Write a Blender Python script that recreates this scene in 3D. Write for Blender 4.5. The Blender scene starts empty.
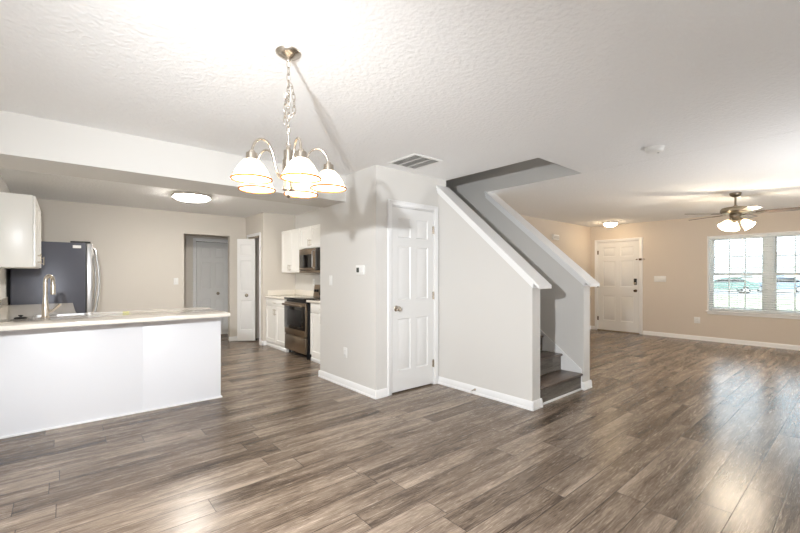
import bpy, bmesh, math, random
from mathutils import Vector, Matrix
random.seed(7)
scene = bpy.context.scene
COL = scene.collection
PI = math.pi

# ------------------------------------------------------------------ camera
TH = math.radians(49.8)
FOC, HY, CAMH = 397.5, 275.3, 1.287
F = Vector((math.cos(TH), math.sin(TH), 0))
R = Vector((math.sin(TH), -math.cos(TH), 0))
cam = bpy.data.cameras.new('camera')
cam.sensor_width = 36.0
cam.lens = 36.0 * FOC / 800.0
cam.shift_y = (HY - 266.5) / 800.0
cam.clip_start = 0.05
cam.clip_end = 400
camo = bpy.data.objects.new('camera', cam)
COL.objects.link(camo)
camo.location = (0, 0, CAMH)
camo.rotation_euler = (PI / 2, 0, TH - PI / 2)
scene.camera = camo

# ------------------------------------------------------------------ view, world, lights
vs = scene.view_settings
vs.view_transform = 'Standard'
vs.look = 'None'
vs.gamma = 1
vs.use_curve_mapping = False
vs.exposure = 0.13
scene.cycles.use_denoising = True
scene.cycles.max_bounces = 12
scene.cycles.diffuse_bounces = 8
scene.cycles.sample_clamp_indirect = 8

world = bpy.data.worlds.new('overcast_sky')
scene.world = world
world.use_nodes = True
bg = world.node_tree.nodes['Background']
bg.inputs[0].default_value = (0.80, 0.90, 1.0, 1)
bg.inputs[1].default_value = 5.2

def lamp(name, kind, loc, energy, color=(1, 1, 1), size=0.05, aim=None):
    l = bpy.data.lights.new(name, kind)
    l.energy = energy
    l.color = color
    if kind in ('POINT', 'SPOT'):
        l.shadow_soft_size = size
    o = bpy.data.objects.new(name, l)
    COL.objects.link(o)
    o.location = loc
    if aim is not None:
        o.rotation_euler = Vector(aim).to_track_quat('-Z', 'Y').to_euler()
    return o

# the photographer's strobe, on a stand left of the camera
fl = lamp('strobe', 'SPOT', (-0.21, 0.69, 1.70), 440, (0.94, 0.97, 1.0), 0.03, (math.cos(0.93), math.sin(0.93), -0.45))
fl.data.spot_size = math.radians(140)
fl.data.spot_blend = 1.0
# two added fill lights, unseen behind the camera, aimed up to brighten the ceiling
for nm_, p_, e_ in (('added_bounce_fill', (0.2, -0.9, 0.60), 85), ('added_living_fill', (5.6, -0.85, 0.60), 190)):
    b_ = lamp(nm_, 'SPOT', p_, e_, (0.94, 0.97, 1.0), 0.06, (0.02, 0.6, 1))
    b_.data.spot_size = math.radians(165)
    b_.data.spot_blend = 1.0

def portal(name, loc, sx, sy, aim, energy=None, color=(1, 1, 1)):
    o = lamp(name, 'AREA', loc, energy or 1.0, color, aim=aim)
    o.data.shape = 'RECTANGLE'
    o.data.size = sx
    o.data.size_y = sy
    if energy is None:
        o.data.cycles.is_portal = True
    return o
portal('daylight_front_window', (9.85, 1.18, 1.31), 1.9, 1.6, (-1, 0, 0))

# ------------------------------------------------------------------ materials
def lin(r, g, b):
    f = lambda c: (c / 255 / 12.92) if c / 255 <= 0.04045 else ((c / 255 + 0.055) / 1.055) ** 2.4
    return (f(r), f(g), f(b), 1)

def mat(name, color, rough=0.5, metal=0.0, bump=None, emit=None, noise=None, coat=0.0):
    m = bpy.data.materials.new(name)
    m.use_nodes = True
    nt = m.node_tree
    b = nt.nodes['Principled BSDF']
    b.inputs['Base Color'].default_value = color
    b.inputs['Roughness'].default_value = rough
    b.inputs['Metallic'].default_value = metal
    if coat:
        b.inputs['Coat Weight'].default_value = coat
        b.inputs['Coat Roughness'].default_value = 0.1
    if emit:
        b.inputs['Emission Color'].default_value = emit[0]
        b.inputs['Emission Strength'].default_value = emit[1]
    tc = nt.nodes.new('ShaderNodeTexCoord')
    if noise:                                   # (scale, amount) small colour mottling
        n = nt.nodes.new('ShaderNodeTexNoise')
        n.inputs['Scale'].default_value = noise[0]
        nt.links.new(tc.outputs['Object'], n.inputs['Vector'])
        mr = nt.nodes.new('ShaderNodeMapRange')
        mr.inputs['To Min'].default_value = 1 - noise[1]
        mr.inputs['To Max'].default_value = 1 + noise[1]
        nt.links.new(n.outputs['Fac'], mr.inputs['Value'])
        mx = nt.nodes.new('ShaderNodeVectorMath')
        mx.operation = 'SCALE'
        mx.inputs[0].default_value = color[:3]
        nt.links.new(mr.outputs[0], mx.inputs['Scale'])
        nt.links.new(mx.outputs[0], b.inputs['Base Color'])
    if bump:                                    # (scale, strength, distance)
        n2 = nt.nodes.new('ShaderNodeTexNoise')
        n2.inputs['Scale'].default_value = bump[0]
        n2.inputs['Detail'].default_value = 4
        nt.links.new(tc.outputs['Object'], n2.inputs['Vector'])
        bp = nt.nodes.new('ShaderNodeBump')
        bp.inputs['Strength'].default_value = bump[1]
        bp.inputs['Distance'].default_value = bump[2]
        nt.links.new(n2.outputs['Fac'], bp.inputs['Height'])
        nt.links.new(bp.outputs[0], b.inputs['Normal'])
    return m

M = {}
M['wall'] = mat('greige_wall_paint', lin(217, 215, 211), 0.75, bump=(180, 0.08, 0.002), noise=(1.5, 0.01))
M['wall_warm_lit'] = mat('warm_lit_greige_paint', lin(214, 204, 192), 0.75, bump=(180, 0.08, 0.002), noise=(1.5, 0.01))  # same greige paint, with the warm lamplight put into its colour
M['wall_kitchen'] = mat('kitchen_wall_paint', lin(218, 212, 203), 0.75, bump=(180, 0.08, 0.002), noise=(1.5, 0.01))
M['ceiling'] = mat('textured_ceiling_paint', lin(242, 242, 242), 0.9, bump=(38, 0.62, 0.012))
M['trim'] = mat('white_trim_paint', lin(240, 240, 240), 0.35, noise=(3, 0.01))
M['door'] = mat('white_door_paint', lin(232, 232, 231), 0.35, noise=(3, 0.01))
M['cabinet'] = mat('white_cabinet_paint', lin(246, 245, 241), 0.3, noise=(3, 0.01))
M['panel'] = mat('white_laminate_panel', lin(234, 235, 239), 0.35, noise=(2, 0.008))
M['counter'] = mat('cream_quartz', lin(236, 230, 220), 0.09, noise=(90, 0.03))
M['nickel'] = mat('brushed_nickel', lin(205, 196, 184), 0.27, 1.0, noise=(60, 0.05))
M['chrome'] = mat('polished_chrome', lin(225, 225, 225), 0.12, 1.0, noise=(40, 0.03))
M['bronze'] = mat('antique_bronze', lin(92, 70, 50), 0.35, 1.0, noise=(40, 0.1))
M['pewter'] = mat('pewter_metal', lin(150, 140, 124), 0.3, 1.0, noise=(40, 0.06))
M['steel'] = mat('warm_reflection_steel', lin(162, 147, 130), 0.3, 1.0, noise=(30, 0.06))  # stainless steel, the brown of warm reflections put into its colour
M['steel_light'] = mat('light_stainless_steel', lin(205, 205, 206), 0.32, 1.0, noise=(30, 0.04))
M['fridge_side'] = mat('dark_grey_fridge_enamel', lin(84, 86, 96), 0.35, 0.2, noise=(5, 0.08))
M['black'] = mat('black_plastic', lin(22, 22, 24), 0.35, noise=(20, 0.1))
M['black_glass'] = mat('black_glass', lin(16, 14, 14), 0.06, noise=(10, 0.1))
M['white_plastic'] = mat('white_plastic', lin(236, 236, 234), 0.4, noise=(20, 0.01))
M['grey_plastic'] = mat('grey_plastic', lin(150, 150, 150), 0.5, noise=(20, 0.03))
M['lcd'] = mat('grey_display', lin(88, 92, 88), 0.25, noise=(80, 0.1))
M['vent_grey'] = mat('vent_louvre_paint', lin(205, 203, 200), 0.5, noise=(20, 0.02))
M['dark'] = mat('dark_void_shade', lin(60, 56, 52), 0.9, noise=(4, 0.05))  # dark tone painted for the shade in hollows behind louvres and doors
M['shade'] = mat('lit_alabaster_glass', lin(255, 246, 232), 0.35, emit=(lin(255, 236, 205), 2.6), noise=(20, 0.02))
M['shade_rim'] = mat('amber_glass_rim', lin(176, 104, 44), 0.25, emit=(lin(255, 150, 60), 0.05), noise=(20, 0.05))
M['bulb'] = mat('lit_bulb', lin(255, 250, 240), 0.4, emit=(lin(255, 240, 215), 8.0), noise=(20, 0.01))
M['fan_shade'] = mat('lit_frosted_glass', lin(255, 244, 226), 0.35, emit=(lin(255, 226, 180), 5.0), noise=(20, 0.02))
M['diffuser'] = mat('lit_opal_diffuser', lin(255, 248, 235), 0.4, emit=((1, .955, .88, 1), 74.0), noise=(20, 0.01))
M['diffuser_warm'] = mat('lit_amber_diffuser', lin(255, 240, 220), 0.4, emit=((1, .76, .48, 1), 28.0), noise=(20, 0.01))
M['blade'] = mat('dark_walnut_blade', lin(84, 70, 62), 0.35, noise=(9, 0.15))
M['slat'] = mat('white_blind_slat', lin(238, 242, 244), 0.45, noise=(4, 0.01))
M['vinyl'] = mat('white_vinyl', lin(236, 240, 242), 0.4, noise=(4, 0.01))
M['yellow'] = mat('yellow_green_plastic', lin(214, 214, 60), 0.5, noise=(30, 0.03))
M['rubber'] = mat('black_rubber', lin(30, 28, 27), 0.6, noise=(40, 0.1))
M['lawn'] = mat('winter_lawn', lin(150, 150, 118), 0.95, noise=(0.6, 0.2))
M['asphalt'] = mat('asphalt', lin(150, 150, 152), 0.9, noise=(2, 0.08))
M['siding'] = mat('pale_siding', lin(235, 236, 236), 0.8, noise=(2, 0.03))
M['roof'] = mat('shingle_roof', lin(186, 184, 184), 0.9, noise=(4, 0.15))
M['car_green'] = mat('green_car_paint', lin(112, 142, 132), 0.3, 0.2, noise=(4, 0.05), coat=0.5)
M['car_blue'] = mat('blue_car_paint', lin(140, 160, 182), 0.3, 0.2, noise=(4, 0.05), coat=0.5)
M['bark'] = mat('bare_bark', lin(120, 108, 98), 0.9, noise=(8, 0.2))
M['carpet'] = mat('upper_carpet', lin(170, 160, 148), 0.95, noise=(60, 0.1))

def glass_mat():
    m = bpy.data.materials.new('clear_window_glass')
    m.use_nodes = True
    nt = m.node_tree
    nt.nodes.clear()
    out = nt.nodes.new('ShaderNodeOutputMaterial')
    t = nt.nodes.new('ShaderNodeBsdfTransparent')
    t.inputs[0].default_value = (0.95, 0.98, 0.98, 1)
    g = nt.nodes.new('ShaderNodeBsdfGlossy')
    g.inputs['Roughness'].default_value = 0.02
    fr = nt.nodes.new('ShaderNodeFresnel')
    fr.inputs[0].default_value = 1.45
    mx = nt.nodes.new('ShaderNodeMixShader')
    nt.links.new(fr.outputs[0], mx.inputs[0])
    nt.links.new(t.outputs[0], mx.inputs[1])
    nt.links.new(g.outputs[0], mx.inputs[2])
    nt.links.new(mx.outputs[0], out.inputs[0])
    return m
M['glass'] = glass_mat()

def wood_mat(name, dark, mid, light, plank_w=0.165, plank_l=1.25, seams=True, rough=0.3, along='X'):
    m = bpy.data.materials.new(name)
    m.use_nodes = True
    nt = m.node_tree
    N, L = nt.nodes, nt.links
    b = N['Principled BSDF']
    b.inputs['Specular IOR Level'].default_value = 0.3
    tc = N.new('ShaderNodeTexCoord')
    sep = N.new('ShaderNodeSeparateXYZ')
    L.new(tc.outputs['Object'], sep.inputs[0])
    def mth(op, a, bb=None, c=None):
        n = N.new('ShaderNodeMath')
        n.operation = op
        for i, v in enumerate((a, bb, c)):
            if v is None:
                continue
            if isinstance(v, (int, float)):
                n.inputs[i].default_value = v
            else:
                L.new(v, n.inputs[i])
        return n.outputs[0]
    X, Y, Z = sep.outputs[0], sep.outputs[1], sep.outputs[2]
    across = mth('ADD', mth('ADD', Y, 0.013), Z)
    row_f = mth('DIVIDE', across, plank_w)
    row = mth('FLOOR', row_f)
    wn = N.new('ShaderNodeTexWhiteNoise')
    wn.noise_dimensions = '1D'
    L.new(row, wn.inputs['W'])
    col_f = mth('ADD', mth('DIVIDE', X, plank_l), mth('MULTIPLY', wn.outputs['Value'], 7.3))
    col = mth('FLOOR', col_f)
    cmb = N.new('ShaderNodeCombineXYZ')
    L.new(row, cmb.inputs[0]); L.new(col, cmb.inputs[1])
    wn2 = N.new('ShaderNodeTexWhiteNoise')
    wn2.noise_dimensions = '2D'
    L.new(cmb.outputs[0], wn2.inputs['Vector'])
    pid = wn2.outputs['Value']
    # grain, stretched along the plank, shifted per plank
    def grain(sx, sy, detail, dist, seed):
        c = N.new('ShaderNodeCombineXYZ')
        L.new(mth('ADD', mth('MULTIPLY', X, sx), mth('MULTIPLY', pid, 37.0 + seed)), c.inputs[0])
        L.new(mth('ADD', mth('MULTIPLY', across, sy), mth('MULTIPLY', pid, 91.0)), c.inputs[1])
        n = N.new('ShaderNodeTexNoise')
        n.inputs['Scale'].default_value = 1.0
        n.inputs['Detail'].default_value = detail
        n.inputs['Roughness'].default_value = 0.6
        n.inputs['Distortion'].default_value = dist
        L.new(c.outputs[0], n.inputs['Vector'])
        return n.outputs['Fac']
    g1 = grain(1.3, 11.0, 5, 0.6, 0)
    g2 = grain(6.0, 95.0, 5, 2.2, 5)
    g3 = grain(0.7, 3.0, 2, 0.2, 9)
    v = mth('ADD', mth('MULTIPLY', g1, 0.62), mth('MULTIPLY', g2, 0.55))
    v = mth('ADD', v, mth('MULTIPLY', g3, 0.30))
    v = mth('ADD', v, mth('MULTIPLY', pid, 0.11))
    v = mth('SUBTRACT', v, 0.285)
    cr = N.new('ShaderNodeValToRGB')
    e = cr.color_ramp.elements
    e[0].position = 0.34; e[0].color = dark
    e[1].position = 0.71; e[1].color = light
    k = e.new(0.50); k.color = mid
    L.new(v, cr.inputs[0])
    if seams:
        fy = mth('FRACT', row_f)
        fx = mth('FRACT', col_f)
        ey = mth('MULTIPLY', mth('MINIMUM', fy, mth('SUBTRACT', 1.0, fy)), plank_w)
        ex = mth('MULTIPLY', mth('MINIMUM', fx, mth('SUBTRACT', 1.0, fx)), plank_l)
        ed = mth('MINIMUM', ex, ey)
        mr = N.new('ShaderNodeMapRange')
        mr.inputs['From Min'].default_value = 0.0008
        mr.inputs['From Max'].default_value = 0.0026
        L.new(ed, mr.inputs['Value'])
        mx = N.new('ShaderNodeMix')
        mx.data_type = 'RGBA'
        L.new(mr.outputs[0], mx.inputs['Factor'])
        mx.inputs[6].default_value = (dark[0] * 0.45, dark[1] * 0.45, dark[2] * 0.45, 1)
        L.new(cr.outputs[0], mx.inputs[7])
        L.new(mx.outputs[2], b.inputs['Base Color'])
        h = mth('ADD', mth('MULTIPLY', mr.outputs[0], 0.8), mth('MULTIPLY', g2, 0.25))
    else:
        L.new(cr.outputs[0], b.inputs['Base Color'])
        h = g2
    bp = N.new('ShaderNodeBump')
    bp.inputs['Strength'].default_value = 0.25
    bp.inputs['Distance'].default_value = 0.0012
    L.new(h, bp.inputs['Height'])
    L.new(bp.outputs[0], b.inputs['Normal'])
    rr = N.new('ShaderNodeMapRange')
    rr.inputs['To Min'].default_value = rough - 0.05
    rr.inputs['To Max'].default_value = rough + 0.10
    L.new(g2, rr.inputs['Value'])
    L.new(rr.outputs[0], b.inputs['Roughness'])
    return m
M['floor'] = wood_mat('grey_brown_laminate', lin(66, 54, 44), lin(120, 105, 91), lin(170, 154, 138), rough=0.23)
M['tread'] = wood_mat('grey_brown_tread', lin(62, 52, 45), lin(98, 85, 76), lin(132, 119, 108), seams=False, rough=0.3)
M['riser'] = wood_mat('grey_riser', lin(74, 68, 62), lin(108, 102, 95), lin(138, 132, 124), seams=False, rough=0.5)

# ------------------------------------------------------------------ mesh helpers
class MB:
    def __init__(self):
        self.bm = bmesh.new()
        self.smooth = set()
    def _end(self, faces, smooth, xf):
        if xf is not None:
            vs_ = set(v for f in faces for v in f.verts)
            bmesh.ops.transform(self.bm, matrix=xf, verts=list(vs_))
        for f in faces:
            f.smooth = smooth
        return self
    def box(self, a, b, bevel=0.0, seg=2, xf=None):
        x0, y0, z0 = (min(a[i], b[i]) for i in range(3))
        x1, y1, z1 = (max(a[i], b[i]) for i in range(3))
        t = bmesh.new()
        v = [t.verts.new(p) for p in ((x0, y0, z0), (x1, y0, z0), (x1, y1, z0), (x0, y1, z0), (x0, y0, z1), (x1, y0, z1), (x1, y1, z1), (x0, y1, z1))]
        for q in ((3, 2, 1, 0), (4, 5, 6, 7), (0, 1, 5, 4), (1, 2, 6, 5), (2, 3, 7, 6), (3, 0, 4, 7)):
            t.faces.new([v[i] for i in q])
        if bevel > 0:
            bmesh.ops.bevel(t, geom=list(t.edges), offset=min(bevel, 0.49 * min(x1 - x0, y1 - y0, z1 - z0)), segments=seg, affect='EDGES', profile=0.5)
        return self._merge(t, False, xf)
    def _merge(self, t, smooth, xf):
        bmesh.ops.recalc_face_normals(t, faces=list(t.faces))
        if xf is not None:
            bmesh.ops.transform(t, matrix=xf, verts=list(t.verts))
        for f in t.faces:
            f.smooth = smooth
        me = bpy.data.meshes.new('tmp')
        t.to_mesh(me)
        t.free()
        self.bm.from_mesh(me)
        bpy.data.meshes.remove(me)
        return self
    def prism(self, poly, axis, a0, a1, xf=None):
        """poly of 2-D points extruded along an axis; poly axes are the other two in order (x,y),(x,z) or (y,z)"""
        t = bmesh.new()
        def P(p, a):
            return {'X': (a, p[0], p[1]), 'Y': (p[0], a, p[1]), 'Z': (p[0], p[1], a)}[axis]
        lo = [t.verts.new(P(p, a0)) for p in poly]
        hi = [t.verts.new(P(p, a1)) for p in poly]
        n = len(poly)
        t.faces.new(lo); t.faces.new(hi)
        for i in range(n):
            t.faces.new((lo[i], lo[(i + 1) % n], hi[(i + 1) % n], hi[i]))
        return self._merge(t, False, xf)
    def lathe(self, prof, c=(0, 0, 0), seg=32, xf=None, smooth=True):
        t = bmesh.new()
        rings = []
        for r, z in prof:
            if r < 1e-6:
                rings.append([t.verts.new((c[0], c[1], c[2] + z))])
            else:
                rings.append([t.verts.new((c[0] + r * math.cos(2 * PI * k / seg), c[1] + r * math.sin(2 * PI * k / seg), c[2] + z)) for k in range(seg)])
        for A, B in zip(rings, rings[1:]):
            for k in range(seg):
                k2 = (k + 1) % seg
                if len(A) == 1 and len(B) == 1:
                    continue
                if len(A) == 1:
                    t.faces.new((A[0], B[k], B[k2]))
                elif len(B) == 1:
                    t.faces.new((A[k], A[k2], B[0]))
                else:
                    t.faces.new((A[k], A[k2], B[k2], B[k]))
        return self._merge(t, smooth, xf)
    def cyl(self, c, r, z0, z1, seg=24, xf=None):
        return self.lathe([(0, z0), (r, z0), (r, z1), (0, z1)], c, seg, xf, smooth=False)
    def tube(self, pts, r, seg=10, closed=False, caps=True, xf=None):
        pts = [Vector(p) for p in pts]
        n = len(pts)
        t = bmesh.new()
        rad = r if isinstance(r, (list, tuple)) else [r] * n
        prev = None
        rings = []
        for i in range(n):
            if closed:
                d = pts[(i + 1) % n] - pts[i - 1]
            else:
                d = pts[min(i + 1, n - 1)] - pts[max(i - 1, 0)]
            d.normalize()
            if prev is None:
                up = Vector((0, 0, 1)) if abs(d.z) < 0.9 else Vector((1, 0, 0))
                u = d.cross(up).normalized()
            else:
                u = (prev - d * prev.dot(d)).normalized()
            prev = u
            w = d.cross(u)
            rings.append([t.verts.new(pts[i] + (u * math.cos(2 * PI * k / seg) + w * math.sin(2 * PI * k / seg)) * rad[i]) for k in range(seg)])
        m = n if closed else n - 1
        for i in range(m):
            A, B = rings[i], rings[(i + 1) % n]
            for k in range(seg):
                t.faces.new((A[k], A[(k + 1) % seg], B[(k + 1) % seg], B[k]))
        if not closed and caps:
            t.faces.new(rings[0]); t.faces.new(rings[-1])
        return self._merge(t, True, xf)
    def leaf(self, x0, x1, z0, z1, yf, th, xs, zs, panels, style='raised'):
        """a panelled door leaf facing -Y. xs, zs: grid lines; panels: set of (col,row) cells"""
        t = bmesh.new()
        V = [[t.verts.new((x, yf, z)) for x in xs] for z in zs]
        fs = {}
        for j in range(len(zs) - 1):
            for i in range(len(xs) - 1):
                fs[(i, j)] = t.faces.new((V[j][i], V[j][i + 1], V[j + 1][i + 1], V[j + 1][i]))
        pf = [fs[p] for p in panels]
        # solid behind
        bl = [t.verts.new(p) for p in ((x0, yf + th, z0), (x1, yf + th, z0), (x1, yf + th, z1), (x0, yf + th, z1))]
        t.faces.new(bl[::-1])
        t.faces.new(V[0] + [bl[1], bl[0]])
        t.faces.new(V[-1][::-1] + [bl[3], bl[2]])
        t.faces.new([r[0] for r in V][::-1] + [bl[0], bl[3]])
        t.faces.new([r[-1] for r in V] + [bl[2], bl[1]])
        t.normal_update()
        bmesh.ops.recalc_face_normals(t, faces=list(t.faces))
        t.normal_update()
        if style == 'raised':
            bmesh.ops.inset_individual(t, faces=pf, thickness=0.012, depth=-0.009)
            bmesh.ops.inset_individual(t, faces=pf, thickness=0.010, depth=0.0)
            bmesh.ops.inset_individual(t, faces=pf, thickness=0.022, depth=0.007)
        else:
            bmesh.ops.inset_individual(t, faces=pf, thickness=0.003, depth=-0.009)
        return self._merge(t, False, None)
    def obj(self, name, material, parent=None):
        me = bpy.data.meshes.new(name)
        self.bm.to_mesh(me)
        self.bm.free()
        me.materials.append(material)
        # shade flat angles sharply
        try:
            me.set_sharp_from_angle(angle=math.radians(40))
        except Exception:
            pass
        o = bpy.data.objects.new(name, me)
        COL.objects.link(o)
        if parent is not None:
            o.parent = parent
        return o

def thing(name, label, cat, loc=(0, 0, 0), rz=0.0, group=None):
    o = bpy.data.objects.new(name, None)
    COL.objects.link(o)
    o.empty_display_size = 0.1
    o.location = loc
    o.rotation_euler = (0, 0, rz)
    o['label'] = label
    o['category'] = cat
    if group:
        o['group'] = group
    return o

def tag(o, label, cat, group=None):
    o['label'] = label
    o['category'] = cat
    if group:
        o['group'] = group
    return o

def struct_root(name, loc=(0, 0, 0), rz=0.0):
    o = bpy.data.objects.new(name, None)
    COL.objects.link(o)
    o.location = loc
    o.rotation_euler = (0, 0, rz)
    o['kind'] = 'structure'
    return o

def struct(name, mb, m, parent=None):
    o = mb.obj(name, m, parent)
    if parent is None:
        o['kind'] = 'structure'
    return o

def boxes(name, lst, m):
    mb = MB()
    for a, b in lst:
        mb.box(a, b)
    return struct(name, mb, m)

# ------------------------------------------------------------------ room shell
H = 2.44
HT = 4.95                         # top of the stair shaft
LX, RX = -0.56, 9.62              # left and window walls
TX = 2.485                        # wall with the thermostat
CY = 3.33                         # wall with the closet door
S0, S1 = 3.41, 3.55               # stair half wall, closet side
S2, S3 = 4.46, 4.61               # stair half wall, living side
SY = 2.08                         # front end of both half walls
FY = 8.08                         # far kitchen wall
BY = 4.32                         # living room back wall
RY = -1.2                         # wall behind the camera

boxes('floor', [((LX - .15, RY - .15, -.12), (RX + .15, 10.2, 0))], M['floor'])
boxes('ceiling', [((LX - .15, RY - .15, H), (S1, 10.2, H + .25)),
                  ((S1, RY - .15, H), (S2, 2.10, H + .25)),
                  ((S1, 6.45, H), (S2, 10.2, H + .25)),
                  ((S2 + .006, RY - .15, H), (RX + .15, 10.2, H + .25))], M['ceiling'])
boxes('wall_left', [((LX - .14, RY - .15, 0), (LX, 9.1, H))], M['wall'])
boxes('wall_rear', [((LX, RY - .14, 0), (RX, RY, H))], M['wall'])
WY0, WY1, WZ0, WZ1 = 0.31, 2.05, 0.60, 2.04
boxes('wall_right', [((RX, RY - .14, 0), (RX + .16, WY0, H)), ((RX, WY1, 0), (RX + .16, 3.255, H)),
                     ((RX, 4.165, 0), (RX + .16, BY + .14, H)), ((RX, 3.255, 2.055), (RX + .16, 4.165, H)),
                     ((RX, WY0, 0), (RX + .16, WY1, WZ0)), ((RX, WY0, WZ1), (RX + .16, WY1, H))], M['wall_warm_lit'])
boxes('wall_back', [((S3, BY, 0), (RX, BY + .14, H))], M['wall_warm_lit'])
# wall with the thermostat, and its return beside the closet door
boxes('wall_thermostat', [((TX, CY, 0), (TX + .115, 4.395, H)), ((TX, 4.395, 0), (S0, 4.51, H))], M['wall'])
DX0, DX1 = 2.703, 3.328
boxes('wall_closet', [((TX + .115, CY, 0), (DX0 - .012, CY + .115, H)), ((DX1 + .012, CY, 0), (S0, CY + .115, H)),
                      ((DX0 - .012, CY, 2.05), (DX1 + .012, CY + .115, H))], M['wall'])
SL = 0.872
def ztop(y):
    return 1.165 + SL * (y - 2.0)
mb = MB()
mb.prism([(SY, 0), (CY, 0), (CY, ztop(CY)), (SY, ztop(SY))], 'X', S0, S1)
mb.box((S0, CY, 0), (S1, 9.0, H))
struct('wall_stair_left', mb, M['wall'])
YR = 2.0 + (H - 1.165) / SL
mb = MB()
mb.prism([(SY, 0), (6.45, 0), (6.45, H), (YR, H), (SY, ztop(SY))], 'X', S2, S3)
struct('wall_stair_right', mb, M['wall'])
# upper part of the stair shaft, seen through the ceiling opening
boxes('wall_upper_left', [((S0, 2.0, H + .25), (S1, 6.6, HT))], M['wall'])
boxes('wall_upper_right', [((S2, 2.10, H), (S2 + .0055, 6.45, H + .25)), ((S2, 2.0, H + .25), (S3, 6.6, HT))], M['wall'])
boxes('wall_upper_front', [((S1, 1.96, H + .25), (S2, 2.10, HT))], M['wall'])
boxes('wall_upper_back', [((S1, 6.45, 0), (S2, 6.6, HT))], M['wall'])
boxes('ceiling_upper', [((S0, 1.96, HT), (S3, 6.6, HT + .1))], M['ceiling'])
# beam between dining and kitchen
boxes('beam', [((LX, 3.92, 2.137), (TX, 4.43, H))], M['wall'])
# kitchen far wall with the hall opening
boxes('wall_kitchen_far', [((LX, FY, 0), (1.67, FY + .12, H)), ((2.475, FY, 0), (2.78, FY + .12, H)), ((1.67, FY, 2.05), (2.475, FY + .12, H))], M['wall_kitchen'])
# pantry box in the corner: bifold opening on its left face
boxes('wall_pantry', [((2.78, 7.17, 0), (2.90, 7.33, H)), ((2.78, 7.93, 0), (2.90, FY + .12, H)), ((2.78, 7.33, 2.03), (2.90, 7.93, H)),
                      ((2.90, 7.17, 0), (S0, 7.28, H)), ((2.90, FY, 0), (S0, FY + .12, H))], M['wall_kitchen'])
# hall behind the far opening
boxes('wall_hall', [((0.9, 9.0, 0), (2.085, 9.12, H)), ((2.74, 9.0, 0), (S0, 9.12, H)), ((2.085, 9.0, 2.0), (2.74, 9.12, H)),
                    ((0.9, FY + .12, 0), (1.0, 9.0, H))], M['wall_kitchen'])
boxes('wall_hall_closet', [((1.9, 9.5, 0), (3.0, 9.6, H))], M['dark'])

# ------------------------------------------------------------------ baseboards and trim
def base_profile(mb, axis, a0, a1, pos, out, h=0.085, t=0.014):
    """baseboard run: axis the run goes along; pos wall face; out +1/-1 outward"""
    poly = [(pos, 0), (pos + out * (t + .006), 0), (pos + out * (t + .006), .018), (pos + out * t, .022), (pos + out * t, h - .02), (pos + out * t * .55, h - .006), (pos + out * t * .4, h), (pos, h)]
    if axis == 'X':
        mb.prism(poly, 'X', a0, a1)            # poly = (y,z)
    else:
        mb.prism(poly, 'Y', a0, a1)            # poly = (x,z)
def baseboard(name, runs):
    mb = MB()
    for r in runs:
        base_profile(mb, *r)
    return struct(name, mb, M['trim'])
baseboard('baseboard_thermostat', [('Y', CY - .0192, 4.51, TX, -1), ('X', TX - .0192, 2.632, CY, -1), ('X', TX - .0192, TX + .115, 4.51, 1)])
baseboard('baseboard_stair_left', [('Y', SY - .0192, CY, S0, -1), ('X', S0 - .0192, S1 + .0192, SY, -1), ('Y', SY - .0192, SY + .0192, S1, 1)])
baseboard('baseboard_stair_right', [('X', S2 - .0192, S3 + .0192, SY, -1), ('Y', SY - .0192, BY, S3, 1), ('Y', SY - .0192, SY + .0192, S2, -1)])
baseboard('baseboard_back', [('X', S3, RX, BY, -1)])
baseboard('baseboard_right', [('Y', RY, 3.19, RX, -1), ('Y', 4.225, BY, RX, -1)])
baseboard('baseboard_left', [('Y', RY, 4.4, LX, 1)])
baseboard('baseboard_rear', [('X', LX, RX, RY, 1)])
baseboard('baseboard_kitchen', [('X', 2.46, 2.78, FY, -1), ('X', 0.4, 1.68, FY, -1), ('Y', 7.15, 7.27, 2.78, -1), ('X', 2.76, 2.84, 7.17, -1)])
baseboard('baseboard_hall', [('X', 1.0, 2.04, 9.0, -1), ('X', 2.79, S0, 9.0, -1)])

def cap_trim(name, x0, x1, yend):
    """sloping cap of a stair half wall: board, bed moulding and apron on both sides"""
    mb = MB()
    y0 = 1.99
    def par(xa, xb, d0, d1, ya, yb):
        mb.prism([(ya, ztop(ya) + d0), (yb, ztop(yb) + d0), (yb, ztop(yb) + d1), (ya, ztop(ya) + d1)], 'X', xa, xb)
    par(x0 - .036, x1 + .050, 0.004, 0.036, y0, yend)            # board
    for d0, d1, w_ in ((-.028, .004, .026), (-.058, -.028, .014)):
        par(x0 - w_, x0, d0, d1, SY - w_, yend)
        par(x1, x1 + w_, d0, d1, SY - w_, yend)
        par(x0, x1, d0 - .0, d1, SY - w_, SY - .0002)
    return struct(name, mb, M['trim'])
cap_trim('trim_1', S0, S1, CY)
cap_trim('trim_2', S2, S3, YR - .03)

# skirt boards beside the flight, and the shoe under the first riser
RISE, RUN, Y0 = 0.187, 0.237, 2.105
mb = MB()
for xa, xb in ((S2 - .012, S2), (S1, S1 + .012)):
    mb.prism([(2.10, 0), (2.10, 0.225), (4.9, 0.225 + 2.8 * RISE / RUN), (4.9, 1.6)], 'X', xa, xb)
struct('trim_3', mb, M['trim'])

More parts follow.
